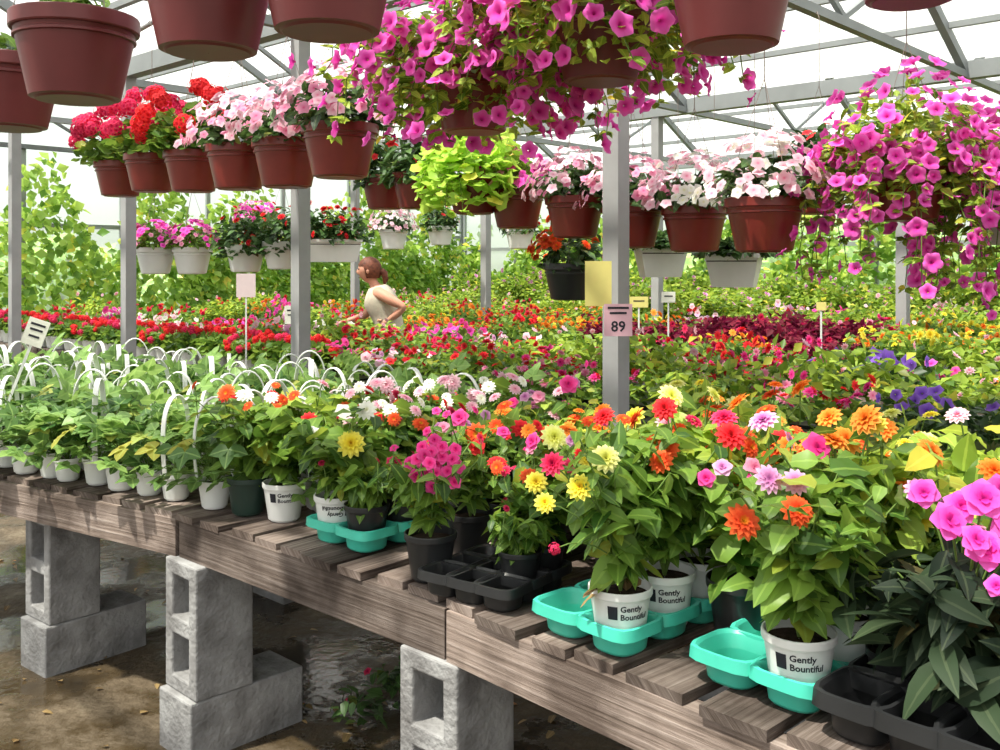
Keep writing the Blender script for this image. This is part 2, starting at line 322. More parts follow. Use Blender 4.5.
for v in ROWS:
    beam(mb,uv(-4.5,v,ZE),uv(UE,v,ZE),.09,.12,frame_m)
for a,b2 in zip(ROWS[:-1],ROWS[1:]):
    mid=(a+b2)/2; beam(mb,uv(-4.5,mid,ZR),uv(UE,mid,ZR),.07,.08,frame_m)
    for k in (.2,.4,.6,.8):
        for (s,e) in ((a,mid),(b2,mid)):
            v=s+(e-s)*k; z=ZE+(ZR-ZE)*k; beam(mb,uv(-4.5,v,z+.03),uv(UE,v,z+.03),.04,.04,frame_m)
place(mb.mesh('roof_frame'),'roof_frame')
mb=MB()
for u in US+[UE]:
    for a,b2 in zip(ROWS[:-1],ROWS[1:]):
        mid=(a+b2)/2; q=.05
        beam(mb,uv(u,a,ZE-.03),uv(u,b2,ZE-.03),q,q,frame_m); beam(mb,uv(u,a,ZE),uv(u,mid,ZR),q,.07,frame_m); beam(mb,uv(u,b2,ZE),uv(u,mid,ZR),q,.07,frame_m)
        beam(mb,uv(u,mid,ZE),uv(u,mid,ZR),.035,.035,frame_m)
        for s in (a,b2):
            q1=s+(mid-s)*.5; beam(mb,uv(u,q1,ZE),uv(u,q1,(ZE+ZR)/2),.03,.03,frame_m); beam(mb,uv(u,q1,(ZE+ZR)/2),uv(u,mid,ZE),.03,.03,frame_m)
place(mb.mesh('roof_trusses'),'roof_trusses')
mb=MB()
for a,b2 in zip(ROWS[:-1],ROWS[1:]):
    mid=(a+b2)/2
    for s,e in ((a,mid),(mid,b2)):
        z0=ZE if s==a else ZR; z1=ZR if s==a else ZE
        mb.add([uv(-4.5,s,z0+.08),uv(UE,s,z0+.08),uv(UE,e,z1+.08),uv(-4.5,e,z1+.08)],[(0,1,2),(0,2,3)],roofm)
place(mb.mesh('ceiling'),'ceiling')
# posts
mb=MB(); box(mb,(0,0,ZE/2),(.038,.038,ZE/2),steel); box(mb,(0,0,.01),(.08,.08,.01),steel); pm=mb.mesh('post')
for v,us in ((3.15,(2.31,4.44,6.45,8.46,0,-2.25)),(7.15,(.6,2.68,4.8,6.88,9.0,-1.5)),(-.85,(-2.25,2.25,6.75,9))):
    for u in us: place(pm,'steel_post',tuple(uv(u,v)),math.atan2(VV[1],VV[0]))
# walls
mb=MB(); kn=plain('painted_knee_wall',(.55,.62,.56),.8,.2,.05,5)
box(mb,uv(3.37,11.2,.35),(7.9,.06,.35),kn,RUV)
mb.add([uv(-4.5,11.2,.7),uv(UE,11.2,.7),uv(UE,11.2,ZE),uv(-4.5,11.2,ZE)],[(0,1,2),(0,2,3)],wallm)
for i in range(15): u=-4.5+i*1.125; beam(mb,uv(u,11.2,.7),uv(u,11.2,ZE),.05,.05,frame_m,up=U)
beam(mb,uv(-4.5,11.2,1.7),uv(UE,11.2,1.7),.04,.05,frame_m); place(mb.mesh('wall_back'),'wall_back')
mb=MB(); box(mb,uv(11.3,3.15,.35),(.06,8.0,.35),kn,RUV)
mb.add([uv(11.3,-4.85,.7),uv(11.3,11.15,.7),uv(11.3,11.15,ZE),uv(11.3,-4.85,ZE)],[(0,1,2),(0,2,3)],wallm)
for a,b2 in zip(ROWS[:-1],ROWS[1:]): mb.add([uv(11.3,a,ZE),uv(11.3,b2,ZE),uv(11.3,(a+b2)/2,ZR)],[(0,1,2)],wallm)
for i in range(15): v=-4.85+i*1.143; beam(mb,uv(11.3,v,.7),uv(11.3,v,ZE),.05,.05,frame_m,up=VV)
beam(mb,uv(11.3,-4.85,1.9),uv(11.3,11.15,1.9),.04,.05,frame_m); place(mb.mesh('wall_left'),'wall_left')
# vines & trees
def vtile(n,w,h,th,s,m,tpl):
    mb=MB(); x=rng.uniform(-w/2,w/2,n); z=h*rng.beta(1.1,1.3,n)*(0.8+.25*np.sin(x*4+rng.random()*6)); y=rng.uniform(-th,0,n)
    P_=np.stack([x,y,z],-1); D=nrm(rng.normal(0,.5,(n,3))+np.array([0,-.3,-.6])); Nn=nrm(np.array([0,-1,.5])+rng.normal(0,.4,(n,3))); mb.inst(tpl,frames(D,Nn,s*rng.uniform(.6,1.2,n)),P_,m); return mb
vt=[vtile(1300,1.6,2.2,.16,.13,M['vine'],T_l2b).mesh('vine') for i in range(3)]
for i in range(9):
    if i==1: continue
    place(vt[i%3],'climbing_vine',tuple(uv(11.05,4.6+i*.75,.5)),math.atan2(U[1],U[0])+math.pi/2,scale=(1,1,[.95,.7,1,.8][i%4])).rotation_euler[2]+=math.pi
for i in range(11):
    place(vt[(i+1)%3],'climbing_vine',tuple(uv(10.2-i*1.15,10.95,.4)),math.atan2(VV[1],VV[0])-math.pi/2+math.pi,scale=(1,1,[.8,.95,.65,.85,.75][i%5]))
tt=[]
for i in range(2):
    mb=MB(); 
    for k in range(8): mound(mb,(rng.uniform(-1.5,1.5),rng.uniform(-.6,.6),rng.uniform(.6,2.0)),.9,.75,260,T_l2b,.24,M['tree'],-.9,.6)
    tube(mb,[(0,0,0),(.05,0,1),(0,.1,2.2)],[.12,.1,.06],plain('bark',(.15,.11,.08),.9,.1),8); tt.append(mb.mesh('tree'))
for i in range(8): place(tt[i%2],'tree',tuple(uv(12-i*2.7,15.2+.6*(i%2))),i*1.3,scale=.82+.1*(i%3))
for i in range(5): place(tt[i%2],'tree',tuple(uv(17+.8*(i%2),2.+i*2.6)),i*2.1,scale=.62+.1*(i%3))
# ---------------------------------------------------------------- background benches with flats
def tray_flat(mb,w=.5,d=.3):
    box(mb,(0,0,.03),(w/2-.01,d/2-.01,.03),blackp)
def flat(name,fl,lm,ft=T_dais,fs=.025,nl=280,nf=30,h=.17,leaf=T_l2,ls=.062,potm=None):
    mb=MB(); tray_flat(mb); n=nl; x=rng.uniform(-.25,.25,n);y=rng.uniform(-.15,.15,n); top=h*(1+.3*np.sin(x*14+rng.random()*6)*np.cos(y*18)); z=.05+top*rng.uniform(.25,1,n)**.6
    D=rng.normal(0,1,(n,3))*np.array([1,1,.5]); Nn=np.array([0,0,1.])+rng.normal(0,.4,(n,3)); mb.inst(leaf,frames(D,Nn,ls*rng.uniform(.7,1.2,n)),np.stack([x,y,z],-1),lm)
    for m_,k in fl:
        k=int(nf*k); x=rng.uniform(-.25,.25,k);y=rng.uniform(-.15,.15,k); z=.06+h*(1.05+.3*np.sin(x*14)*np.cos(y*18))+rng.uniform(-.03,.045,k)
        mb.inst(ft,framesz(np.array([0,-.1,.5])+rng.normal(0,.55,(k,3)),fs*rng.uniform(.7,1.2,k)),np.stack([x,y,z],-1),P[m_])
    return mb.mesh(name)
def fv(name,*a,**k): return [flat(name,*a,**k) for _ in range(2)]
K={}
K['red']=fv('flat_of_red_flowers',[('red',.7),('crim',.3)],M['lf'],fs=.027)
K['redpink']=fv('flat_of_mixed_flowers',[('red',.4),('pink',.45),('hot',.4)],M['lf'],fs=.027)
K['lp']=fv('flat_of_pink_flowers',[('lpink',.6),('mauve',.25),('red',.35)],M['lf'],T_petf,.029)
K['hot']=fv('flat_of_hot_pink_flowers',[('hot',.6),('mag',.5)],M['lf'],T_petf,.028)
K['crim']=fv('flat_of_crimson_coleus',[('crim',.08)],M['lfc'],nl=420,ls=.07,h=.22)
K['org']=fv('flat_of_orange_marigolds',[('org',.7),('yel',.2)],M['lf'],T_pom,.028)
K['yel']=fv('flat_of_yellow_marigolds',[('yel',.7),('org',.2)],M['lf'],T_pom,.028)
K['pur']=fv('flat_of_violet_petunias',[('pur',.6)],M['lfd'],T_petf,.028,nf=20)
K['grn']=fv('flat_of_green_plants',[('lpink',.15)],M['lfy'],h=.24,nl=330,ls=.07)
K['grt']=fv('flat_of_tall_green_plants',[('mauve',.3)],M['lfy'],h=.40,nl=520,ls=.08)
K['white']=fv('flat_of_white_flowers',[('white',.5),('lpink',.3)],M['lf'],T_petf,.025)
def choose(b,u):
    q=random.random()
    if b==0:
        if u<1.2: return 'yel' if q<.4 else 'grn'
        if u<1.8: return 'pur' if q<.4 else 'grn'
        if u<2.7: return 'redpink' if q<.6 else ('hot' if q<.85 else 'grn')
        if u<3.6: return 'red' if q<.3 else ('redpink' if q<.9 else 'grn')
        if u<4.7: return 'lp' if q<.4 else ('red' if q<.7 else ('hot' if q<.9 else 'grn'))
        return 'red' if q<.45 else ('hot' if q<.62 else ('white' if q<.76 else ('lp' if q<.86 else 'grn')))
    if b==1:
        if u<2.6: return 'yel' if q<.45 else ('org' if q<.7 else 'grn')
        if u<4.3: return 'crim' if q<.7 else ('redpink' if q<.85 else 'org')
        if u<6.8: return 'org' if q<.5 else ('grn' if q<.75 else 'red')
        return 'red' if q<.3 else ('org' if q<.55 else ('hot' if q<.75 else 'grn'))
    if b==2:
        if u<3.8: return 'org' if q<.35 else ('yel' if q<.6 else 'grn')
        if u<4.6: return 'grn' if q<.6 else 'hot'
        if u<5.7: return 'hot' if q<.4 else ('grt' if q<.8 else 'lp')
        if u<7.2: return 'org' if q<.45 else 'grn'
        return 'red' if q<.3 else 'grn'
    if u<3.6: return 'hot' if q<.3 else ('white' if q<.5 else 'grt')
    return 'grt' if q<.7 else ('hot' if q<.8 else 'grn')
BV=[(3.55,4.85),(5.75,7.0),(7.85,9.1),(9.75,10.7)]
ang_u=math.atan2(U[1],U[0])
for bi,(v0,v1) in enumerate(BV):
    par=empty('plant_bench'); mb=MB(); u0,u1=-.6,10.6
    nsl=int((u1-u0)/.16)
    for i in range(nsl):
        u=u0+(i+.5)*.16; box(mb,uv(u,(v0+v1)/2,.69),(.065,(v1-v0)/2,.011),wood,RUV)
    for v in (v0+.03,v1-.03): box(mb,uv((u0+u1)/2,v,.625),((u1-u0)/2,.02,.055),wood,RUV)
    for i in range(6):
        for v in (v0+.15,v1-.15): box(mb,uv(u0+.4+i*2.05,v,.285),(.1,.1,.285),concrete,RUV)
    place(mb.mesh('bench_frame'),'bench_frame',parent=par)
    nv=4; 
    for i in range(int((u1-u0)/.52)):
        u=u0+.28+i*.52
        for j in range(nv):
            if bi==0 and j==0 and u>4.9: continue
            v=v0+.17+j*(v1-v0-.34)/(nv-1); k=choose(bi,u+random.uniform(-.3,.3)); p_=uv(u+random.uniform(-.02,.02),v,.70)
            place(random.choice(K[k]),'flower_flat',tuple(p_),ang_u+random.choice((0,math.pi))+random.uniform(-.04,.04),par,scale=(1,1,random.uniform(.8,1.3)))
# ---------------------------------------------------------------- potted prototypes
def bigpot(mb,m): 
    pot(mb,.137,.098,.19,m,.035); lathe(mb,[(.127,.135),(.132,.137),(.132,.143),(.128,.145)],m)
def hang(mb,zt,r=.135,z0=.19):
    for k in range(3):
        a=k*2.094+.4; tube(mb,[(r*math.cos(a),r*math.sin(a),z0-.01),(r*.5*math.cos(a),r*.5*math.sin(a),z0+.22),(0,0,z0+.42)],.0013,wire,4)
    tube(mb,[(0,0,z0+.41),(0,0,max(zt-.02,z0+.42)),(.012,0,zt+.012),(.02,0,zt)],.002,wire,4)
def hbasket(kind,potm,zt):
    mb=MB(); bigpot(mb,potm); hang(mb,zt); c=(0,0,.2)
    if kind in('redger','crimger'):
        mound(mb,c,.23,.22,230,T_round,.075,M['lf'],-.1); pm_=P['red'] if kind=='redger' else P['crim']
        d=sph(17,.0)
        for q in d: flower_at(mb,(0,0,.2),(q[0]*.24,q[1]*.24,.27+q[2]*.23),T_ger,.053,pm_,q)
    elif kind in('lpimp','pimp','wimp'):
        mound(mb,c,.20,.16,280,T_leaf,.06,M['lfd'],-.15)
        a,b_={'lpimp':('lpink','pink'),'pimp':('lpink','pink'),'wimp':('lpink','white')}[kind]
        blooms(mb,c,.21,.20,100,T_imp,.025,P[a],-.05,.9,1.2); blooms(mb,c,.21,.19,40 if kind=='lpimp' else 60,T_imp,.024,P[b_],-.05,.9,1.2)
    elif kind=='magimp':
        mound(mb,c,.19,.15,260,T_leaf,.06,M['lf'],-.15); blooms(mb,c,.2,.18,60,T_imp,.027,P['mag'],0); blooms(mb,c,.2,.18,25,T_imp,.025,P['pink'],0)
    elif kind=='dark':
        mound(mb,c,.2,.22,380,T_leaf,.07,M['lfd'],-.35); blooms(mb,c,.2,.22,8,T_imp,.025,P['red'],0)
    elif kind=='small':
        mound(mb,(0,0,.19),.10,.07,60,T_leaf,.05,M['lf'],.2)
    elif kind=='darkred':
        mound(mb,c,.24,.24,430,T_small,.07,M['lfd'],-.5); blooms(mb,c,.23,.25,18,T_dais,.027,P['red'],-.1)
    elif kind=='lime':
        mound(mb,(0,0,.18),.30,.30,520,T_round,.085,M['lfl'],-.6); trails(mb,(0,0,.2),9,.14,.22,T_round,.07,M['lfl'],T_impf,.012,P['cyel'],1)
    elif kind=='pet':
        mound(mb,(0,0,.19),.33,.26,1300,T_small,.05,M['lfy'],-.75,.6); blooms(mb,(0,0,.19),.35,.29,190,T_pet,.028,P['mag'],-.7,.85,1.12)
        trails(mb,(0,0,.2),30,.30,.22,T_small,.042,M['lfy'],T_pet,.028,P['mag'],6,nl=5)
    elif kind=='petlong':
        mound(mb,(0,0,.20),.28,.28,950,T_small,.05,M['lfy'],-.6,.5); blooms(mb,(0,0,.20),.30,.31,115,T_pet,.027,P['mag'],-.5,.9,1.15)
        trails(mb,(0,0,.2),38,.22,.42,T_small,.044,M['lfy'],T_pet,.027,P['mag'],7,nl=5)
    elif kind=='orange':
        mound(mb,c,.19,.21,220,T_leaf,.07,M['lfd'],-.2); blooms(mb,c,.20,.25,46,T_dah,.031,P['orr'],.0)
    return mb
_hc={}
def put_basket(kind,potm,x,y,z,zp=2.6,rot=0,tilt=0,name=None):
    zt=round(zp-z,1); k=(kind,potm.name,zt)
    if k not in _hc: _hc[k]=hbasket(kind,potm,zp-z).mesh(name or 'hanging_basket')
    o=place(_hc[k],name or {'pet':'hanging_petunia_basket','petlong':'hanging_petunia_basket'}.get(kind,'hanging_flower_basket'),(x,y,z),rot); return o
for i,(x,y,z) in enumerate([(-1.34,2.65,1.82),(-.97,2.22,1.825),(-.60,2.0,1.885),(-.325,1.83,1.885),(.49,2.06,1.91),(.93,2.2,2.045)]): put_basket('small',terra2,x,y,z,2.75,i)
for i,(k,x,y,z) in enumerate([('crimger',-2.11,5.4,1.83),('crimger',-1.79,5.0,1.825),('redger',-1.45,4.6,1.795),('pimp',-1.13,4.2,1.775),('lpimp',-.855,3.9,1.76),('pimp',-.576,3.5,1.763)]): put_basket(k,terra,x,y,z,2.7,i*1.1+2)
put_basket('pet',terra,-.08,3.02,1.86,2.7,.5); put_basket('pet',terra2,.27,2.62,1.94,2.7,2.)
for i,(k,x,y,z) in enumerate([('dark',-.66,5.6,1.77),('dark',-.44,5.2,1.75),('lime',-.13,4.8,1.70)]): put_basket(k,terra,x,y,z,2.7,i)
for i,(k,x,y,z) in enumerate([('magimp',.084,4.8,1.63),('lpimp',.347,4.5,1.575),('pimp',.584,4.3,1.525),('wimp',.82,4.1,1.505),('wimp',.93,3.42,1.495),('dark',1.51,4.6,1.69)]): put_basket(k,terra,x,y,z,2.7,i*1.7)
put_basket('petlong',terra,1.38,3.3,1.60,2.7,1.); 
put_basket('orange',blackp,.36,5.0,1.27,2.7,0)
put_basket('petlong',whitep,1.78,3.35,1.52,2.7,3.)
for k,x,y,z in [('magimp',-2.48,7.0,1.385),('magimp',-2.2,6.95,1.385),('darkred',-1.78,6.8,1.40),('darkred',-1.5,6.7,1.42),('wimp',-1.02,9.3,1.6),('dark',.185,9.0,1.6),('dark',-.6,9.8,1.65),('magimp',-2.1,8.4,1.62)]: put_basket(k,whitep,x,y,z,2.7,x)
def winbox(kind,w=.42):
    mb=MB(); 
    V=[];hh=.15
    for z,a,b_ in ((0,w/2-.03,.06),(hh,w/2,.085)):
        V+=[(-a,-b_,z),(a,-b_,z),(a,b_,z),(-a,b_,z)]
    for f in ((0,1,5,4),(1,2,6,5),(2,3,7,6),(3,0,4,7),(3,2,1,0)):
        q=[V[i] for i in f]; mb.add(q,[(0,1,2),(0,2,3)],whitep)
    box(mb,(0,-.088,hh-.008),(w/2+.005,.005,.009),whitep);box(mb,(0,.088,hh-.008),(w/2+.005,.005,.009),whitep);box(mb,(0,0,hh-.03),(w/2-.01,.08,.005),soil)
    for x in (-w/2+.03,w/2-.03):
        tube(mb,[(x,0,hh-.03),(x,0,.9 if kind else 1.25)],.0015,wire,4)
    for x in np.linspace(-w/2+.06,w/2-.06,4):
        mound(mb,(x,0,hh),.15,.22 if kind else .07,140,T_small,.06,M['lfd'],-.1)
        if kind: blooms(mb,(x,0,hh),.14,.23,8,T_dais,.028,P['red'],0)
    return mb.mesh('hanging_window_box')
wb=winbox(1); wb0=winbox(0,.24)
place(wb,'hanging_window_box',(-1.14,6.5,1.47),.2); place(wb0,'hanging_window_box',(.80,4.85,1.39),.1); place(wb0,'hanging_window_box',(1.06,4.4,1.35),-.4)
# hanging pipes
mb=MB()
for a,b_,z in [((-2.6,6.02),(.3,2.4),2.7),((-1.0,6.7),(.1,4.7),2.7),((-.1,5.1),(1.8,2.1),2.7),((.5,2.1),(1.6,2.3),2.75),((-1.6,2.95),(.0,1.6),2.75)]: tube(mb,[(a[0],a[1],z),(b_[0],b_[1],z)],.013,steel,8)
place(mb.mesh('hanging_pipes'),'hanging_pipes')
# ---------------------------------------------------------------- foreground benches
A0,A1=np.array([-2.85,4.15]),np.array([-.985,2.955]); B0,B1=np.array([-.971,2.95]),np.array([-.123,2.18]); C0=np.array([-.118,2.17]); C1=C0+1.9*np.array([.68,-.734])
def fbench(P0,P1,width,seed,zt=.70):
    par=empty('wooden_display_bench'); mb=MB(); d=P1-P0; Ln=np.linalg.norm(d); d=d/Ln; n=np.array([-d[1],d[0]]); 
    R=np.stack([[*d,0],[*n,0],[0,0,1]],-1)
    W=lambda s,t,z: np.array([*(P0+d*s+n*t),z]); s=.0; random.seed(seed)
    while s<Ln-.03:
        w=random.choice((.09,.10,.13)); w=min(w,Ln-s); jit=random.uniform(-.012,.02); a_=random.uniform(-.025,.025)
        box(mb,W(s+w/2,width/2+jit,zt-.01+random.uniform(-.004,.001)),(w/2,width/2,.010),wood,R@rz(a_)); s+=w+random.uniform(.012,.045)
    for t in (.02,width*.5,width-.03): box(mb,W(Ln/2,t,zt-.078),(Ln/2+.0,.022,.057),wood,R)
    for s_ in (.03,Ln-.03): box(mb,W(s_,width/2,zt-.075),(.02,width/2-.06,.052),wood,R)
    box(mb,W(Ln*.55,.062,zt-.09),(Ln*.3,.018,.05),wood,R)
    place(mb.mesh('slats_and_beams'),'slats_and_beams',parent=par); return W
WA=fbench(A0,A1,1.3,1); WB=fbench(B0,B1,1.35,2); WC=fbench(C0,C1,1.35,3)
# cinder blocks
def blockmesh(hol=True):
    import bmesh
    xs=[0,.045,.170,.220,.345,.39]; ys=[0,.045,.145,.19]; solid=lambda i,j:not(hol and (i in(1,3)) and j==1)
    bm=bmesh.new(); z0,z1=0,.19
    def q(*p): bm.faces.new([bm.verts.new(v) for v in p])
    for i in range(5):
        for j in range(3):
            if not solid(i,j): continue
            a,b_,c,d=xs[i],xs[i+1],ys[j],ys[j+1]; q((a,c,z1),(b_,c,z1),(b_,d,z1),(a,d,z1)); q((a,d,z0),(b_,d,z0),(b_,c,z0),(a,c,z0))
            for di,dj,e in ((-1,0,((a,d),(a,c))),(1,0,((b_,c),(b_,d))),(0,-1,((a,c),(b_,c))),(0,1,((b_,d),(a,d)))):
                ii,jj=i+di,j+dj
                if 0<=ii<5 and 0<=jj<3 and solid(ii,jj): continue
                (x0,y0),(x1,y1)=e; q((x0,y0,z0),(x1,y1,z0),(x1,y1,z1),(x0,y0,z1))
    bmesh.ops.remove_doubles(bm,verts=bm.verts,dist=1e-5); bmesh.ops.translate(bm,verts=bm.verts,vec=(-.195,-.095,-.095)); bmesh.ops.recalc_face_normals(bm,faces=bm.faces)
    me=bpy.data.meshes.new('cinder_block'); bm.to_mesh(me); bm.free(); me.materials.append(concrete); return me
bk=blockmesh(); bks=blockmesh(False)
def cblock(x,y,z,mode,rot=0.,me=None):
    o=bpy.data.objects.new('cinder_block',me or bk); bpy.context.collection.objects.link(o)
    v=rz(rot)@VV; u=rz(rot)@U
    if mode=='up': R=np.stack([Zu,-u,v],-1)
    elif mode=='v': R=np.stack([v,u,Zu],-1)
    else: R=np.stack([u,-v,Zu],-1)
    if np.linalg.det(R)<0: R[:,1]*=-1
    m4=Matrix([[*R[0],x],[*R[1],y],[*R[2],z],[0,0,0,1]]); o.matrix_world=m4
    b_=o.modifiers.new('bevel','BEVEL'); b_.width=.006; b_.segments=2
for x,y,rot in [(-1.60,3.56,.05),(-.885,2.96,-.03),(-.10,2.27,.0),(.62,1.55,0),(-2.5,4.15,.0)]:
    cblock(x,y,.37,'up',rot); cblock(x+.055,y+.06,.08,'v',rot+.02,bks)
for x,y in [(-1.0,4.35),(.15,3.75),(.75,3.1),(1.45,2.3)]: cblock(x,y,.37,'up'); cblock(x,y,.08,'u',0,bks)
# ---------------------------------------------------------------- carrier trays
def tray(nx,ny,m,pitch=.125,depth=.055,top=.062):
    mb=MB(); seg=24; a=np.linspace(0,2*math.pi,seg,endpoint=False)
    se=lambda s,n_: s/(np.abs(np.cos(a))**n_+np.abs(np.sin(a))**n_)**(1/n_)
    for i in range(nx):
        for j in range(ny):
            cx,cy=(i-(nx-1)/2)*pitch,(j-(ny-1)/2)*pitch
            rings=[(se(.069,5),top-.022),(se(.067,5),top),(se(.062,4),top+.001),(se(.058,3.5),top-.004),(se(.050,3),top-depth*.5),(se(.046,3),.006),(se(.042,3),.001),(se(.001,2),.001)]
            for (r0,z0),(r1,z1) in zip(rings[:-1],rings[1:]):
                V=np.concatenate([np.stack([cx+r0*np.cos(a),cy+r0*np.sin(a),np.full(seg,z0)],-1),np.stack([cx+r1*np.cos(a),cy+r1*np.sin(a),np.full(seg,z1)],-1)])
                ii=np.arange(seg);jj=(ii+1)%seg; mb.add(V,np.concatenate([np.stack([ii,jj,jj+seg],-1),np.stack([ii,jj+seg,ii+seg],-1)]),m,r=.5)
    return mb.mesh('plant_carrier_tray')
angC=math.atan2(-.734,.68); angB=math.atan2(-.672,.74)
t23=tray(2,3,turq); t22=tray(2,2,turq); tb=tray(3,3,blackp,.1)
dC=np.array([.68,-.734]);nC=np.array([.734,.68]);dB=np.array([.74,-.672]);nB=np.array([.672,.74])
Z0=.702
P1=np.array([.235,1.90]); t3=P1-dC*.0625+nC*.125
place(t23,'plant_carrier_tray',(*t3,Z0),angC)
P4=np.array([.512,1.665]); t4=P4-dC*.0625+nC*.125; place(t23,'plant_carrier_tray',(*t4,Z0),angC)
P0_=np.array([-.445,2.655]); t1=P0_+nB*.0625+dB*.0625; place(t22,'plant_carrier_tray',(*t1,Z0),angB)
place(t22,'plant_carrier_tray',(-.05,2.80,Z0),angB)
place(tb,'black_plant_tray',(-.01,2.24,Z0),angB+.1,scale=(.8,.8,.9)); place(tb,'black_plant_tray',(.73,1.56,Z0),angC,scale=(.95,1.1,1.2))
# ---------------------------------------------------------------- near plants
def wpot(mb,label=True,ang=-1.57,m=None,flip=False,zc=.052):
    pot(mb,.062,.046,.112,m or whitep,.016)
    if label: pot_label(mb,.062,.046,.112,.016,ang,zc,flip=flip)
def dahlia(name,pcs,lm,potm=None,label=False,h=.26,spread=.14,nst=9,fl=(),ls=.085,leaf=T_wide,explicit=(),base=None,ang=-1.57,rand=0,ft=T_dah,fs=.033,mb=None,lean=(0,0),flip=False,zc=.075,droop=.1,dry=0,nm=40):
    mb=MB(); wpot(mb,label,ang,potm,flip,zc); z0=.10
    tips=stems(mb,z0,h,spread,nst,leaf,ls,lm,6,droop,lean); mound(mb,(lean[0]*.5,lean[1]*.5,z0+h*.5),spread*.8,h*.55,nm,leaf,ls,lm,-.3,.2)
    order=rng.permutation(len(tips))
    for i in range(rand):
        t=tips[order[i%len(tips)]]; q=.0 if i<len(tips) else .06; pm_=P[pcs[i%len(pcs)]]; flower_at(mb,t-np.array([0,0,.05]),t*np.array([1-q*5,1-q*5,1])+np.array([rng.uniform(-.02,.02),rng.uniform(-.02,.02),.01+rng.uniform(0,.045)]),ft,fs*rng.uniform(.6,1.15),pm_,(t[0]*3+rng.normal(0,.35),t[1]*3-.5,.6+rng.normal(0,.2)))
    for (x,y,z,s,c,tp) in explicit: flower_at(mb,(0,0,z0+.05),(x-base[0],y-base[1],z-Z0-(base[2] if len(base)>2 else 0)),tp,s,P[c])
    if dry: mound(mb,(0,-.03,z0+.0),.08,.05,dry,T_leaf,.065,M['brown'],-.8,.6)
    return mb.mesh(name)
tz=.012
ex=[(.20,1.84,1.084,.030,'cyel',T_dah),(.148,1.80,1.039,.028,'yel',T_dah),(.085,1.84,1.0,.022,'yel',T_dah),(.07,1.88,1.03,.024,'yel',T_dah),(.11,1.98,1.10,.030,'cyel',T_dah),(.10,1.78,.93,.012,'crim',T_ger),(.25,2.0,1.06,.026,'red',T_dah),(.10,1.86,1.07,.026,'crim',T_dah)]
place(dahlia('m',(),M['lf'],None,True,.32,.15,13,explicit=ex,base=(.235,1.90,tz),ang=-1.30,ls=.075,leaf=T_leaf,droop=.45,dry=6,nm=60),'potted_yellow_dahlia',(.235,1.90,Z0+tz))
ex=[(.40,1.60,1.028,.033,'orr',T_dah),(.49,1.60,1.045,.030,'orr',T_dah),(.46,1.66,1.085,.028,'mauve',T_zin),(.505,1.66,1.08,.025,'mauve',T_zin)]
place(dahlia('m',(),M['lf'],None,True,.28,.15,12,explicit=ex,base=(.512,1.665,tz),ang=-1.75,ls=.08,nm=55),'potted_orange_dahlia',(.512,1.665,Z0+tz))
ex=[(-.388,2.53,.985,.040,'yel',T_dah),(-.50,2.60,1.0,.022,'white',T_imp),(-.36,2.62,1.06,.03,'white',T_zin),(-.43,2.66,1.05,.024,'white',T_imp)]
place(dahlia('m',(),M['lf'],None,True,.25,.17,11,explicit=ex,base=(-.445,2.655,tz),ang=-1.5,ls=.10,flip=True,zc=.075),'potted_yellow_dahlia',(-.445,2.655,Z0+tz))
place(dahlia('m',('crim','orr','red'),M['lf'],None,True,.30,.15,11,rand=5,ang=-1.57,fs=.028),'potted_red_dahlia',(*(P1+nC*.14),Z0+tz))
place(dahlia('m',('orr','cyel','red'),M['lfy'],None,False,.33,.15,10,rand=6,fs=.032),'potted_orange_dahlia',(*(P1+nC*.27),Z0+tz))
place(dahlia('m',('org','mauve'),M['lf'],None,False,.33,.15,10,rand=5,fs=.034),'potted_orange_dahlia',(*(P4+nC*.14),Z0+tz))
place(dahlia('m',('yel','org'),M['lfy'],None,False,.35,.15,10,rand=6,fs=.034),'potted_yellow_dahlia',(*(P4+nC*.27),Z0+tz))
place(dahlia('m',('orr','red'),M['lf'],dgreenp,False,.25,.15,9,rand=9,fs=.026,ft=T_zin),'potted_red_zinnia',(-.76,2.93,Z0))
place(dahlia('m',('orr','white','red'),M['lf'],None,True,.26,.14,9,rand=9,fs=.026,ft=T_zin,ang=-1.3),'potted_red_zinnia',(-.635,2.86,Z0))
ex=[(-.15+.045*math.cos(i*2.4)*math.sqrt(i/18)*1.4,2.27+.02*math.sin(i*2),.985+.045*math.sin(i*2.4)*math.sqrt(i/18)*1.2,.018,'hot',T_imp2) for i in range(20)]
place(dahlia('m',('hot','crim'),M['lf'],blackp,False,.22,.14,10,explicit=ex,base=(-.166,2.32),ls=.06,leaf=T_leaf,rand=6,ft=T_imp2,fs=.019,nm=60),'potted_hot_pink_dianthus',(-.166,2.32,Z0))
place(dahlia('m',('hot','red'),M['lf'],blackp,False,.24,.14,9,rand=8,ft=T_imp2,fs=.022,ls=.06,leaf=T_leaf,nm=60),'potted_red_dianthus',(-.077,2.51,Z0))
# dark impatiens
mb=MB(); 
for q in ((0,0),(.1,.05),(-.07,.09)): pot(mb,.05,.04,.08,blackp,.012,(q[0],q[1],.02))
stems(mb,.07,.20,.19,18,T_lance,.11,M['lfk'],6,.15); mound(mb,(0,0,.17),.19,.13,170,T_lance,.095,M['lfk'],-.5,.4)
for (x,y,z,s) in [(.694,1.50,1.055,.032),(.74,1.48,1.018,.034),(.756,1.52,1.085,.034),(.79,1.5,1.05,.034),(.735,1.44,.975,.018),(.68,1.56,1.085,.026),(.80,1.55,1.09,.03),(.725,1.53,1.07,.028),(.72,1.47,1.035,.026),(.775,1.46,1.02,.03)]:
    flower_at(mb,(0,0,.15),(x-.74,y-1.55,z-Z0),T_imp2,s,P['mag'])
place(mb.mesh('m'),'potted_new_guinea_impatiens',(.74,1.55,Z0))
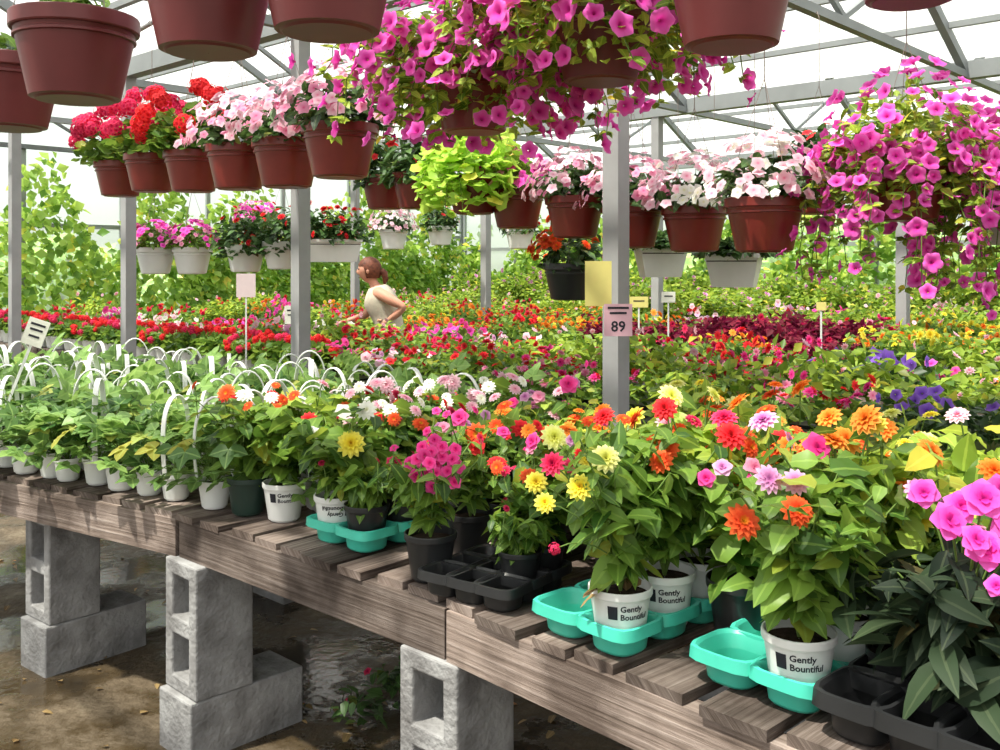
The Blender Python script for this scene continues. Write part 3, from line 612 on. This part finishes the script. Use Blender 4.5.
# filler plants
D={}
D['yd']=[dahlia('m',('cyel','yel'),M['lfy'],blackp,False,.28,.15,11,rand=5,fs=.034),dahlia('m',('yel','cyel','org'),M['lf'],blackp,False,.27,.15,11,rand=6,fs=.032)]
D['od']=[dahlia('m',('org','orr'),M['lfy'],blackp,False,.27,.15,11,rand=6,fs=.035),dahlia('m',('orr','org','red'),M['lf'],blackp,False,.26,.15,11,rand=7,fs=.032,ft=T_zin)]
D['rz']=[dahlia('m',('red','crim','orr'),M['lf'],blackp,False,.22,.15,9,rand=9,fs=.027,ft=T_zin) for _ in range(1)]
D['wd']=[dahlia('m',('white','lpink'),M['lf'],None,False,.23,.15,9,rand=8,fs=.027,ft=T_zin) for _ in range(1)]
D['gr']=[dahlia('m',('lpink',),M['lfy'],None,False,.25,.16,11,ls=.08,rand=1,fs=.024) for _ in range(1)]+[dahlia('m',('yel','lpink'),M['lf'],blackp,False,.24,.16,10,rand=4,fs=.028) for _ in range(1)]
D['hp']=[dahlia('m',('hot','mauve','pink'),M['lf'],blackp,False,.22,.14,9,rand=8,fs=.026,ft=T_imp2) for _ in range(1)]
NM={'yd':'potted_yellow_dahlia','od':'potted_orange_dahlia','rz':'potted_red_zinnia','wd':'potted_white_dahlia','gr':'potted_foliage_plant','hp':'potted_hot_pink_dianthus'}
random.seed(21)
def filler(W,ss,ts,pick,avoid):
    for s in ss:
        for t in ts:
            s_,t_=s+random.uniform(-.03,.03),t+random.uniform(-.03,.03); p_=W(s_,t_,Z0)
            if any((p_[0]-a)**2+(p_[1]-b_)**2<r_*r_ for a,b_,r_ in avoid): continue
            k=pick(s_,t_); place(random.choice(D[k]),NM[k],tuple(p_),random.uniform(-1.,1.),scale=random.uniform(.8,1.1))
av=[(*P1,.15),(*(P1+nC*.14),.14),(*(P1+nC*.27),.13),(*P4,.15),(*(P4+nC*.14),.14),(*(P4+nC*.27),.13),(.74,1.55,.17),(-.166,2.32,.12),(-.077,2.51,.12),(.02,2.30,.14),(*t3,.14),(*t4,.14),(P1-dC*.125)[0:2].tolist()+[.12],(P4-dC*.125)[0:2].tolist()+[.12],(-.435,2.665,.13),(-.635,2.86,.12),(-.76,2.93,.1)]
def pC(s,t):
    q=random.random()
    if s<.3: return 'od' if q<.35 else ('gr' if q<.5 else ('rz' if q<.75 else 'yd'))
    return 'yd' if q<.33 else ('od' if q<.70 else ('gr' if q<.8 else ('hp' if q<.9 else 'rz')))
def pB(s,t):
    q=random.random()
    if s<.35: return 'rz' if q<.35 else ('gr' if q<.6 else 'wd')
    if s<.7: return 'wd' if q<.4 else ('gr' if q<.6 else 'rz')
    return 'od' if q<.35 else ('hp' if q<.7 else 'gr')
filler(WC,np.arange(.08,1.85,.165),np.arange(.3,.95,.165),pC,av)
filler(WB,np.arange(.30,1.12,.16),np.arange(.42,.90,.17),pB,av)
place(D['wd'][0],'potted_white_dahlia',(-.3,2.83,Z0),1.); place(D['gr'][0],'potted_foliage_plant',(-.55,3.0,Z0),2.); place(D['rz'][0],'potted_red_zinnia',(-.38,2.98,Z0),2.)
place(D['rz'][0],'potted_red_zinnia',(.10,2.29,Z0),.3,scale=.85)
low=dahlia('m',('crim',),M['lf'],blackp,False,.13,.13,12,rand=3,fs=.018,ls=.07,leaf=T_leaf,droop=.5,nm=70); place(low,'potted_foliage_plant',(.045,2.22,Z0+.01),0,scale=.8)
for q in (P0_+dB*.125+nB*.125,P0_+dB*.125): place(low,'potted_foliage_plant',(*q,Z0+tz),1.2,scale=.95)
# strawberries
def straw(v):
    mb=MB(); pot(mb,.05,.038,.085,whitep,.014)
    n=28; d=sph(n,-.3); R_=.145; pos=np.array([0,0,.125])+d*np.array([R_,R_,.155])*rng.uniform(.5,1.05,n)[:,None]
    for q in pos: tube(mb,[(0,0,.07),(q[0]*.4,q[1]*.4,.07+(q[2]-.07)*.7),q],.0013,M['stem'],3)
    Dd=nrm(d*np.array([1,1,.2])+rng.normal(0,.3,(n,3))); Nn=np.array([0,0,1.])+d*.6+rng.normal(0,.35,(n,3)); mb.inst(T_tri,frames(Dd,Nn,.098*rng.uniform(.6,1.15,n)),pos,M['lfs'])
    if v is not None:
        t=np.linspace(0,math.pi,20); ca,sa=math.cos(v),math.sin(v)
        x=np.cos(t)*(.05+.045*np.sin(t)); z=.07+.265*np.sin(t)
        for off in (-.006,-.002,.002,.006): tube(mb,np.stack([x*ca-off*sa,x*sa+off*ca,z],-1),.003,whitep,5)
    return mb.mesh('potted_strawberry_plant')
sv=[straw(v) for v in (.2,.9,-.4,None,None)]
random.seed(3)
def sput(p_,big=1.): 
    place(random.choice(sv),'potted_strawberry_plant',tuple(p_),random.uniform(-1.,1.),scale=big*random.uniform(.92,1.15))
for s in np.arange(.08,2.15,.135):
    for t in np.arange(.09,1.25,.15): sput(WA(s+random.uniform(-.02,.02),t+random.uniform(-.02,.02),Z0))
for s in np.arange(.06,.36,.13):
    for t in np.arange(.30,1.3,.15): sput(WB(s,t,Z0))
for s,t in [(.03,.1),(.12,.17)]: sput(WB(s,t,Z0))
# red geraniums in white pots on next bench
gp=[]
for i in range(2):
    mb=MB(); pot(mb,.07,.052,.12,whitep,.016); mound(mb,(0,0,.13),.14,.14,120,T_round,.065,M['lf'],-.1)
    for q in sph(8,.1): flower_at(mb,(0,0,.13),(q[0]*.14,q[1]*.14,.17+q[2]*.13),T_ger,.028,P['red' if i else 'crim'],q)
    gp.append(mb.mesh('m'))
for i in range(30): place(gp[i%2 if i%3 else 1],'potted_red_geranium',tuple(uv(4.95+i*.19,3.63+.03*(i%2),.702)),i)
# weeds beneath the bench
mb=MB()
for q in range(6):
    x,y=-.36+.1*math.sin(q*2.1),3.15+.13*math.cos(q*1.7); mound(mb,(x,y,.03),.09,.10,26,T_small,.05,M['lfd'],0); 
blooms(mb,(-.36,3.12,.06),.15,.10,7,T_imp,.018,P['crim'],0)
place(mb.mesh('m'),'weed_patch')
mb=MB()
for q in range(260):
    x=rng.uniform(-2.6,1);y=rng.uniform(1.8,5); mb.inst(T_small,frames(np.array([[rng.normal(),rng.normal(),0]]),np.array([[rng.normal(0,.2),rng.normal(0,.2),1.]]),[rng.uniform(.02,.05)]),[(x,y,.008)],M['brown'])
place(mb.mesh('m'),'fallen_leaves')
# ---------------------------------------------------------------- signs
def sign(name,loc,w,h,pm_,lines,rot=0.,stake=0.,tilt=0.,bars=()):
    mb=MB(); box(mb,(0,0,0),(w/2,.002,h/2),pm_)
    for txt,size,dz in lines:
        V,F=textmesh(txt,size,size*.02); cx=(V[:,0].max()+V[:,0].min())/2; mb.add(np.stack([V[:,0]-cx,np.full(len(V),-.003),V[:,1]+dz],-1),F,ink)
    for bw,dz in bars: box(mb,(0,-.0025,dz*h),(bw*w/2,.0006,.004),ink)
    if stake: box(mb,(0,.004,-h/2-stake/2),(.005,.003,stake/2+.01),whitep)
    o=place(mb.mesh(name),name,loc,rot); o.rotation_euler=(0,tilt,rot); return o
sign('price_sign',(.44,3.62,1.245),.105,.12,paperp,[('89',.055,-.042)],0.0,0,0,((.75,.38),(.6,.22)))
sign('yellow_sign',(.37,3.66,1.38),.10,.17,papery,[],.0)
sign('pink_paper_sign',(-1.62,6.2,1.32),.12,.15,paperpl,[],.1,.45)
sign('plant_label_sign',(-1.72,3.60,1.20),.075,.10,paperw,[],.25,.38,.35,((.7,.3),(.6,.1),(.5,-.15)))
sign('plant_label_sign',(-1.25,5.85,1.15),.09,.11,paperw,[],0,.35,0,((.7,.25),(.6,0)))
sign('plant_label_sign',(.90,6.3,1.21),.12,.07,papery,[],0,.3,0,((.6,.1),)); sign('plant_label_sign',(1.10,6.35,1.24),.09,.07,paperw,[],0,.3,0,((.6,.1),))
sign('plant_label_sign',(1.95,5.9,1.20),.06,.05,papery,[],0,.3,0,())
# ---------------------------------------------------------------- woman
skin=plain('skin',(.60,.29,.20),.55,.3,.03); hairm=plain('auburn_hair',(.18,.055,.03),.6,.3,.2,40); topm=plain('beige_tank_top',(.58,.52,.42),.9,.1,.06,25,.3); trous=plain('denim_trousers',(.08,.11,.2),.85,.1,.1,30)
wom=empty('woman',(-.985,8.2,0.02))
def skinobj(name,vs,es,rs,m,root=0,sub=2):
    me=bpy.data.meshes.new(name); me.from_pydata(vs,es,[]); me.materials.append(m); o=bpy.data.objects.new(name,me); bpy.context.collection.objects.link(o); o.parent=wom
    s=o.modifiers.new('skin','SKIN'); s.use_smooth_shade=True
    for i,r_ in enumerate(rs): o.data.skin_vertices[0].data[i].radius=(r_,r_) if not isinstance(r_,tuple) else r_
    for i in range(len(rs)): o.data.skin_vertices[0].data[i].use_root=(i==root)
    sb=o.modifiers.new('sub','SUBSURF'); sb.levels=sub; sb.render_levels=sub; return o
vs=[(.06,0,.82),(.04,0,.94),(0,0,1.06),(-.035,0,1.17),(-.065,0,1.245),(-.095,0,1.30),(-.11,0,1.36),
    (-.03,-.145,1.205),(.09,-.20,1.14),(.20,-.215,1.085),(.13,-.19,1.02),(.055,-.155,.965),
    (-.06,.14,1.20),(-.11,.17,1.10),(-.17,.18,1.0),(-.25,.15,.97),(-.33,.12,.95),
    (.06,-.085,.78),(.045,-.09,.43),(.07,-.09,.09),(-.06,-.09,.04),(.06,.085,.78),(.04,.09,.43),(.06,.09,.09),(-.07,.09,.04)]
es=[(0,1),(1,2),(2,3),(3,4),(4,5),(5,6),(3,7),(7,8),(8,9),(9,10),(10,11),(3,12),(12,13),(13,14),(14,15),(15,16),(0,17),(17,18),(18,19),(19,20),(0,21),(21,22),(22,23),(23,24)]
rs=[.10,.09,.09,.085,.045,.042,.06,.055,.046,.036,.034,.022,.054,.046,.036,.03,.022,.078,.052,.034,.03,.078,.052,.034,.03]
skinobj('body',vs,es,rs,skin)
def hand(name,w,dr,side,m):
    w=np.array(w);dr=nrm(np.array(dr,float));side=nrm(np.array(side,float)); pl=np.cross(dr,side)
    vs=[tuple(w),tuple(w+dr*.04),tuple(w+dr*.075)];es=[(0,1),(1,2)];rs=[.02,.022,.02]
    for k,(o_,ln) in enumerate(((-.028,.055),(-.010,.065),(.010,.062),(.027,.05))):
        b_=w+dr*.075+side*o_; i=len(vs); vs+=[tuple(b_),tuple(b_+dr*ln*.55+pl*.006),tuple(b_+dr*ln*.8+pl*.022)]; es+=[(2,i),(i,i+1),(i+1,i+2)]; rs+=[.009,.008,.007]
    i=len(vs); b_=w+dr*.03-side*.025; vs+=[tuple(b_),tuple(b_-side*.025+dr*.02),tuple(b_-side*.032+dr*.045)]; es+=[(1,i),(i,i+1),(i+1,i+2)]; rs+=[.010,.009,.008]
    skinobj(name,vs,es,rs,m,0,2)
hand('hand_left',(.055,-.155,.965),(-.75,.25,-.6),(.6,.1,-.8),skin); hand('hand_right',(-.33,.12,.95),(-.9,-.1,-.35),(.1,-1,.0),skin)
def loft(name,secs,m,seg=24):
    mb=MB(); a=np.linspace(0,2*math.pi,seg,endpoint=False); V=np.concatenate([np.stack([c[0]+rx_*np.cos(a),c[1]+ry_*np.sin(a),np.full(seg,c[2])+sl*np.cos(a)],-1) for c,rx_,ry_,sl in secs]); F=[]
    for k in range(len(secs)-1):
        for i in range(seg):
            j=(i+1)%seg;A=k*seg+i;B=k*seg+j;F+=[(A,B,B+seg),(A,B+seg,A+seg)]
    mb.add(V,F,m); return place(mb.mesh(name),name,parent=wom)
loft('tank_top',[((.065,0,.80),.135,.18,.0),((.06,0,.86),.13,.175,0),((.045,0,.95),.12,.15,.02),((.015,0,1.04),.13,.165,.03),((-.02,0,1.12),.14,.178,.04),((-.035,0,1.18),.12,.172,.04),((-.045,0,1.225),.092,.145,.03),((-.05,0,1.25),.07,.105,.02)],topm)
loft('trousers_hips',[((.06,0,.70),.11,.16,0),((.065,0,.78),.13,.175,0),((.06,0,.86),.11,.155,0)],trous)
for s_ in (-1,1): loft('trouser_leg',[((.05,s_*.088,.08),.055,.055,0),((.045,s_*.088,.43),.068,.066,0),((.06,s_*.085,.74),.105,.092,0),((.06,s_*.07,.80),.10,.09,0)],trous)
# head
mb=MB(); nu,nvv=28,22; V=[];F=[]
for j in range(nvv+1):
    th=math.pi*j/nvv
    for i in range(nu):
        a=2*math.pi*i/nu; x,y,z=math.sin(th)*math.cos(a),math.sin(th)*math.sin(a),math.cos(th); X,Y,Z=x*.088,y*.07,z*.105
        if z<0: X*=1-.22*(-z); Y*=1-.3*(-z)
        f=-x
        if f>.6 and abs(y)<.28 and -.35<z<.12: X-=.022*(1-abs(y)/.28)*(1-abs((z+.18)/.3)) if abs((z+.18)/.3)<1 else 0
        if f>.5 and -.1<z<.22 and .2<abs(y)<.55: X+=.006
        if f>.5 and -.62<z<-.45 and abs(y)<.35: X-=.006
        V.append((X-.125,Y,Z+1.385))
for j in range(nvv):
    for i in range(nu):
        k=(i+1)%nu;A=j*nu+i;B=j*nu+k; F+=[(A,A+nu,B+nu),(A,B+nu,B)]
mb.add(V,F,skin); place(mb.mesh('head'),'head',parent=wom)
mb=MB()
for s_ in (-1,1):
    lathe(mb,[(.001,-.008),(.008,0),(.001,.008)],ink,(-.203,s_*.028,1.395),8); lathe(mb,[(.001,-.022),(.014,-.008),(.016,.01),(.001,.022)],skin,(-.12,s_*.073,1.375),8)
box(mb,(-.2,0,1.325),(.004,.02,.003),terra); place(mb.mesh('face_features'),'face_features',parent=wom)
mb=MB(); V=[];F=[]
for j in range(15):
    th=math.pi*.72*j/14
    for i in range(nu):
        a=2*math.pi*i/nu; lim=1 if math.cos(a)>-.35 else .55; t_=th*lim; r_=1+.03*math.sin(a*9); V.append((math.sin(t_)*math.cos(a)*.103*r_-.115,math.sin(t_)*math.sin(a)*.083*r_,math.cos(t_)*.112+1.39))
for j in range(14):
    for i in range(nu): k=(i+1)%nu;A=j*nu+i;B=j*nu+k; F+=[(A,A+nu,B+nu),(A,B+nu,B)]
mb.add(V,F,hairm)
tube(mb,[(-.02,0,1.38),(.01,0,1.36),(.02,0,1.31),(.01,0,1.26)],[.03,.032,.025,.008],hairm,10); place(mb.mesh('hair'),'hair',parent=wom)
# ---------------------------------------------------------------- light, world, camera
w=bpy.data.worlds.new('sky'); bpy.context.scene.world=w; w.use_nodes=True; nt=w.node_tree; bg=nt.nodes['Background']
tcw=nt.nodes.new('ShaderNodeTexCoord'); sx=nt.nodes.new('ShaderNodeSeparateXYZ'); rp=ramp(nt,[(0,(.6,.62,.5)),(.08,(1,1,.97)),(1,(.88,.93,1.0))]); nt.links.new(tcw.outputs['Generated'],sx.inputs[0]); nt.links.new(sx.outputs[2],rp.inputs[0]); nt.links.new(rp.outputs[0],bg.inputs[0]); bg.inputs[1].default_value=1.25
sd=bpy.data.lights.new('sun','SUN'); sd.energy=10.5; sd.angle=.03; sd.color=(1,.94,.82); so=bpy.data.objects.new('sun',sd); bpy.context.collection.objects.link(so)
so.rotation_euler=Vector((.45,.30,-1.15)).to_track_quat('-Z','Y').to_euler()
cd=bpy.data.cameras.new('camera'); cd.sensor_width=36; cd.lens=35; cd.shift_y=-.11; cd.clip_start=.05; co=bpy.data.objects.new('camera',cd); co.location=(0,0,1.45); co.rotation_euler=(math.pi/2,0,0); bpy.context.collection.objects.link(co); bpy.context.scene.camera=co
bpy.context.scene.view_settings.view_transform='Standard'
bpy.context.scene.view_settings.exposure=0.15
